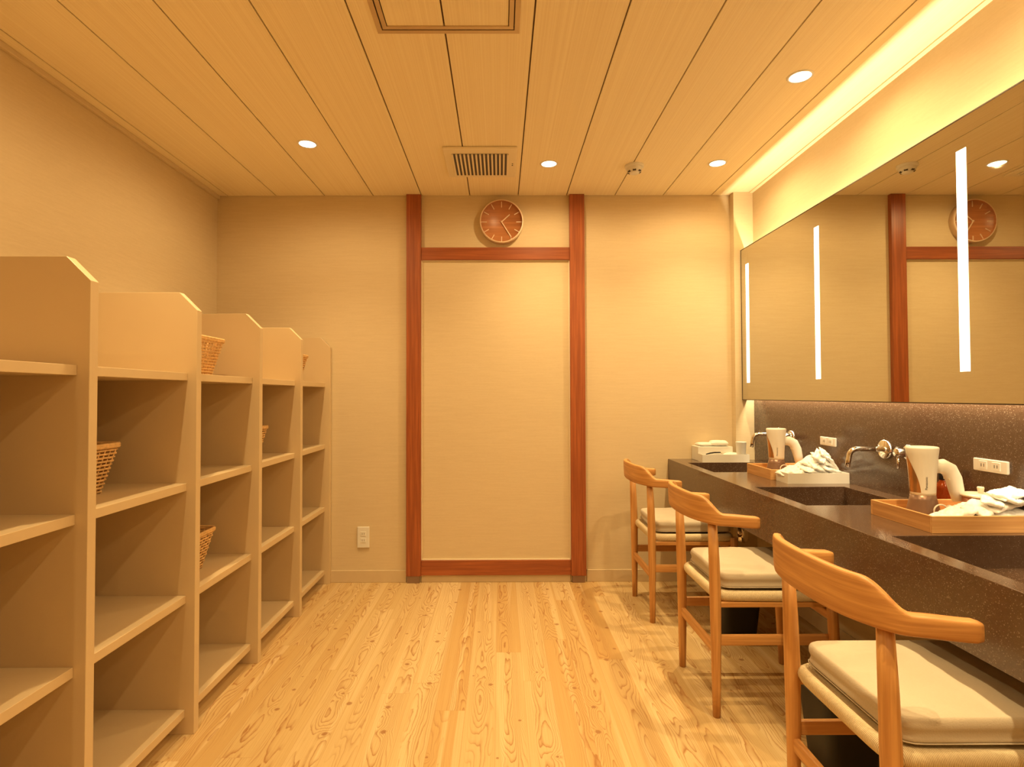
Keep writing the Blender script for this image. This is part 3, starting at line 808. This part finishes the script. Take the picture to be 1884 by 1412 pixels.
# ------------------------------------------------------------------ chairs
SHX, SHY = .213, .205      # half depth, half width of the seat
M['cord'] = cord_mat(SHX, SHY)
def smooth_path(pts, n):
    out = []
    P = [Vector(p) for p in pts]
    P = [P[0]*2-P[1]]+P+[P[-1]*2-P[-2]]
    m_ = len(P)-3
    for k in range(n+1):
        t = k/n*m_; i = min(int(t), m_-1); f_ = t-i
        a, b_, c, d = P[i:i+4]
        out.append(.5*((2*b_)+(c-a)*f_+(2*a-5*b_+4*c-d)*f_*f_+(3*b_-a-3*c+d)*f_**3))
    return out
def make_chair(label):
    X0 = .975
    t = thing('elbow_chair', label, 'chair', (0, 0, 0), 0, 'oak elbow chairs along the counter')
    # seat: cord-wrapped, rolled edges, slight dip
    mb = MB(); nu, nv = 40, 20
    def sec(u, v):
        a = u*2*PI
        c_, s_ = math.cos(a), math.sin(a); p = 9.
        q = (abs(c_)**p+abs(s_)**p)**(-1/p)
        px, py = q*c_, q*s_
        return px, py
    def seat_fn(u, v):
        px, py = sec(u, v)
        # v: 0 centre top -> .6 rim top -> 1 centre bottom
        if v < .5:
            k = v/.5; r = k*.93; z = .443-.014*(1-k)**.45
        elif v < .75:
            th = (v-.5)/.25*PI; r = .93+.07*math.sin(th); z = .424+.019*math.cos(th)
        else:
            k = (1-v)/.25; r = .93*k; z = .405+.010*(1-k)
        w_ = SHY-.012*(1-(px*r+1)/2)
        return (px*r*SHX, py*r*w_, z)
    mb.grid(seat_fn, 96, 32, closeu=True)
    mb.build('woven_seat', M['cord'], t, doubles=1e-5)
    # seat rails (thin wood below the cord)
    for y in (-.186, .186):
        MB().box(-.20, .205, y-.008, y+.008, .386, .4045).build('seat_rail', M['oak_x'], t, bevel=.003)
    # cushion
    cu = MB()
    cl_, cw_, ch_ = .194, .184, .066
    def cush(u, v):
        a = u*2*PI; c_, s_ = math.cos(a), math.sin(a); p = 13.
        q = (abs(c_)**p+abs(s_)**p)**(-1/p); px, py = q*c_, q*s_
        if v < .42:
            k = v/.42; r = k*.95; z = 1-.10*k**3+.09*mnoise.noise(Vector((px*k*1.6+2, py*k*1.6, .3)))+.05*mnoise.noise(Vector((px*k*3.5, py*k*4+5, .8)))
        elif v < .62:
            th = (v-.42)/.20; r = .95+.05*math.sin(th*PI/2); z = .90-.30*(1-math.cos(th*PI/2))
        elif v < .80:
            th = (v-.62)/.18; r = 1.0-.02*math.sin(th*PI); z = .60-.44*th
        else:
            k = (1-v)/.20; r = .985*min(1, k*1.02); z = .16-.16*min(1, (1-k)*4)
        return (px*r*cl_+.012, py*r*cw_, .4425+z*ch_)
    cu.grid(cush, 96, 40, closeu=True)
    cs = cu.build('cushion', M['cushion'], t, doubles=1e-5)
    ring = []
    for k in range(96):
        a = k/96*2*PI; c_, s_ = math.cos(a), math.sin(a); q = (abs(c_)**13+abs(s_)**13)**(-1/13)
        ring.append((q*c_*cl_*1.0+.012, q*s_*cw_*1.0, .4425+ch_*.16))
    MB().tube(ring, .0013, 6, closed=True).build('piping', M['piping'], cs)
    # legs
    LX, LY = .768-X0, .188
    for s_ in (-1, 1):
        MB().tube([(LX, s_*LY, 0), (LX, s_*LY, .10), (LX, s_*LY, .30), (LX-.001, s_*LY, .44), (LX-.004, s_*LY, .56), (LX-.009, s_*LY, .694)],
                  [.0135, .0155, .0185, .0200, .0185, .0155], 20).build('leg', M['oak_z'], t)
        MB().tube([(.222, s_*.206, 0), (.217, s_*.203, .12), (.209, s_*.197, .30), (.205, s_*.194, .425)],
                  [.0125, .0155, .0185, .0185], 20).build('leg', M['oak_z'], t)
        MB().box(LX+.012, .205, s_*.190-.008, s_*.190+.008, .252, .290).build('stretcher', M['oak_x'], t, bevel=.005)
    MB().box(LX-.009, LX+.009, -LY+.012, LY-.012, .216, .252).build('stretcher', M['oak_y'], t, bevel=.005)
    MB().box(.201, .217, -.185, .185, .335, .368).build('stretcher', M['oak_y'], t, bevel=.005)
    # bentwood back and arms
    half = [(.696, 0), (.698, .06), (.706, .12), (.719, .160), (.741, .192), (.776, .217), (.835, .232), (.903, .240)]
    full = [(x-X0, -u) for x, u in half[::-1]]+[(x-X0, u) for x, u in half[1:]]
    path = smooth_path([(x, u, 0) for x, u in full], 84)
    ns = len(path); mb = MB(); sect = 20; vs = []; gv = []; arc = 0
    for i, p in enumerate(path):
        arc += (p-path[i-1]).length if i else 0
        tg = (path[min(i+1, ns-1)]-path[max(i-1, 0)]).normalized(); nr = Vector((tg.y, -tg.x, 0))
        u = abs(p.y)
        def st(a, c, x): x = max(0, min(1, (x-a)/(c-a))); return x*x*(3-2*x)
        X = p.x+X0
        s1 = st(.722, .788, X)                       # step down into the arm
        zt = .786-.002*(u/.15)**2*(1-s1)-.061*s1-.006*st(.8, .905, X)
        zb = .689-.006*st(.70, .78, X)-.006*st(.79, .905, X)
        zt = max(zt, zb+.03)
        tk = .0115+.0035*s1
        if i in (0, ns-1): tk *= .86; zt -= .003; zb += .003
        hh, zc = (zt-zb)/2, (zt+zb)/2
        lean = -.10*(1-s1)
        for k in range(sect):
            a = 2*PI*k/sect; c_, s_ = math.cos(a), math.sin(a); pw = .42
            dx = math.copysign(abs(c_)**pw, c_)*tk; dz = math.copysign(abs(s_)**pw, s_)*hh
            vs.append((p.x+nr.x*dx+lean*dz*.4, p.y+nr.y*dx, zc+dz)); gv.append((arc, dx, zc+dz))
    fs = [(i*sect+k, i*sect+(k+1) % sect, (i+1)*sect+(k+1) % sect, (i+1)*sect+k) for i in range(ns-1) for k in range(sect)]
    mb.add(vs, fs, True)
    mb.f += [list(range(sect))[::-1], [(ns-1)*sect+k for k in range(sect)]]; mb.sm += [False, False]
    o = mb.build('backrest', M['oak_bent'], t)
    at_ = o.data.attributes.new('grain', 'FLOAT_VECTOR', 'POINT')
    at_.data.foreach_set('vector', [q for g_ in gv for q in g_])
    return t
ch = make_chair('nearest oak elbow chair with cream cushion, cut off by the picture edge')
ch.location = (.975, 1.312, 0)
c = copy_tree(ch); c.location = (.975, 2.221, 0); c['label'] = 'middle oak elbow chair with cream cushion, seen whole'
c = copy_tree(ch); c.location = (.972, 3.055, 0); c['label'] = 'farthest oak elbow chair with cream cushion, by the back wall'
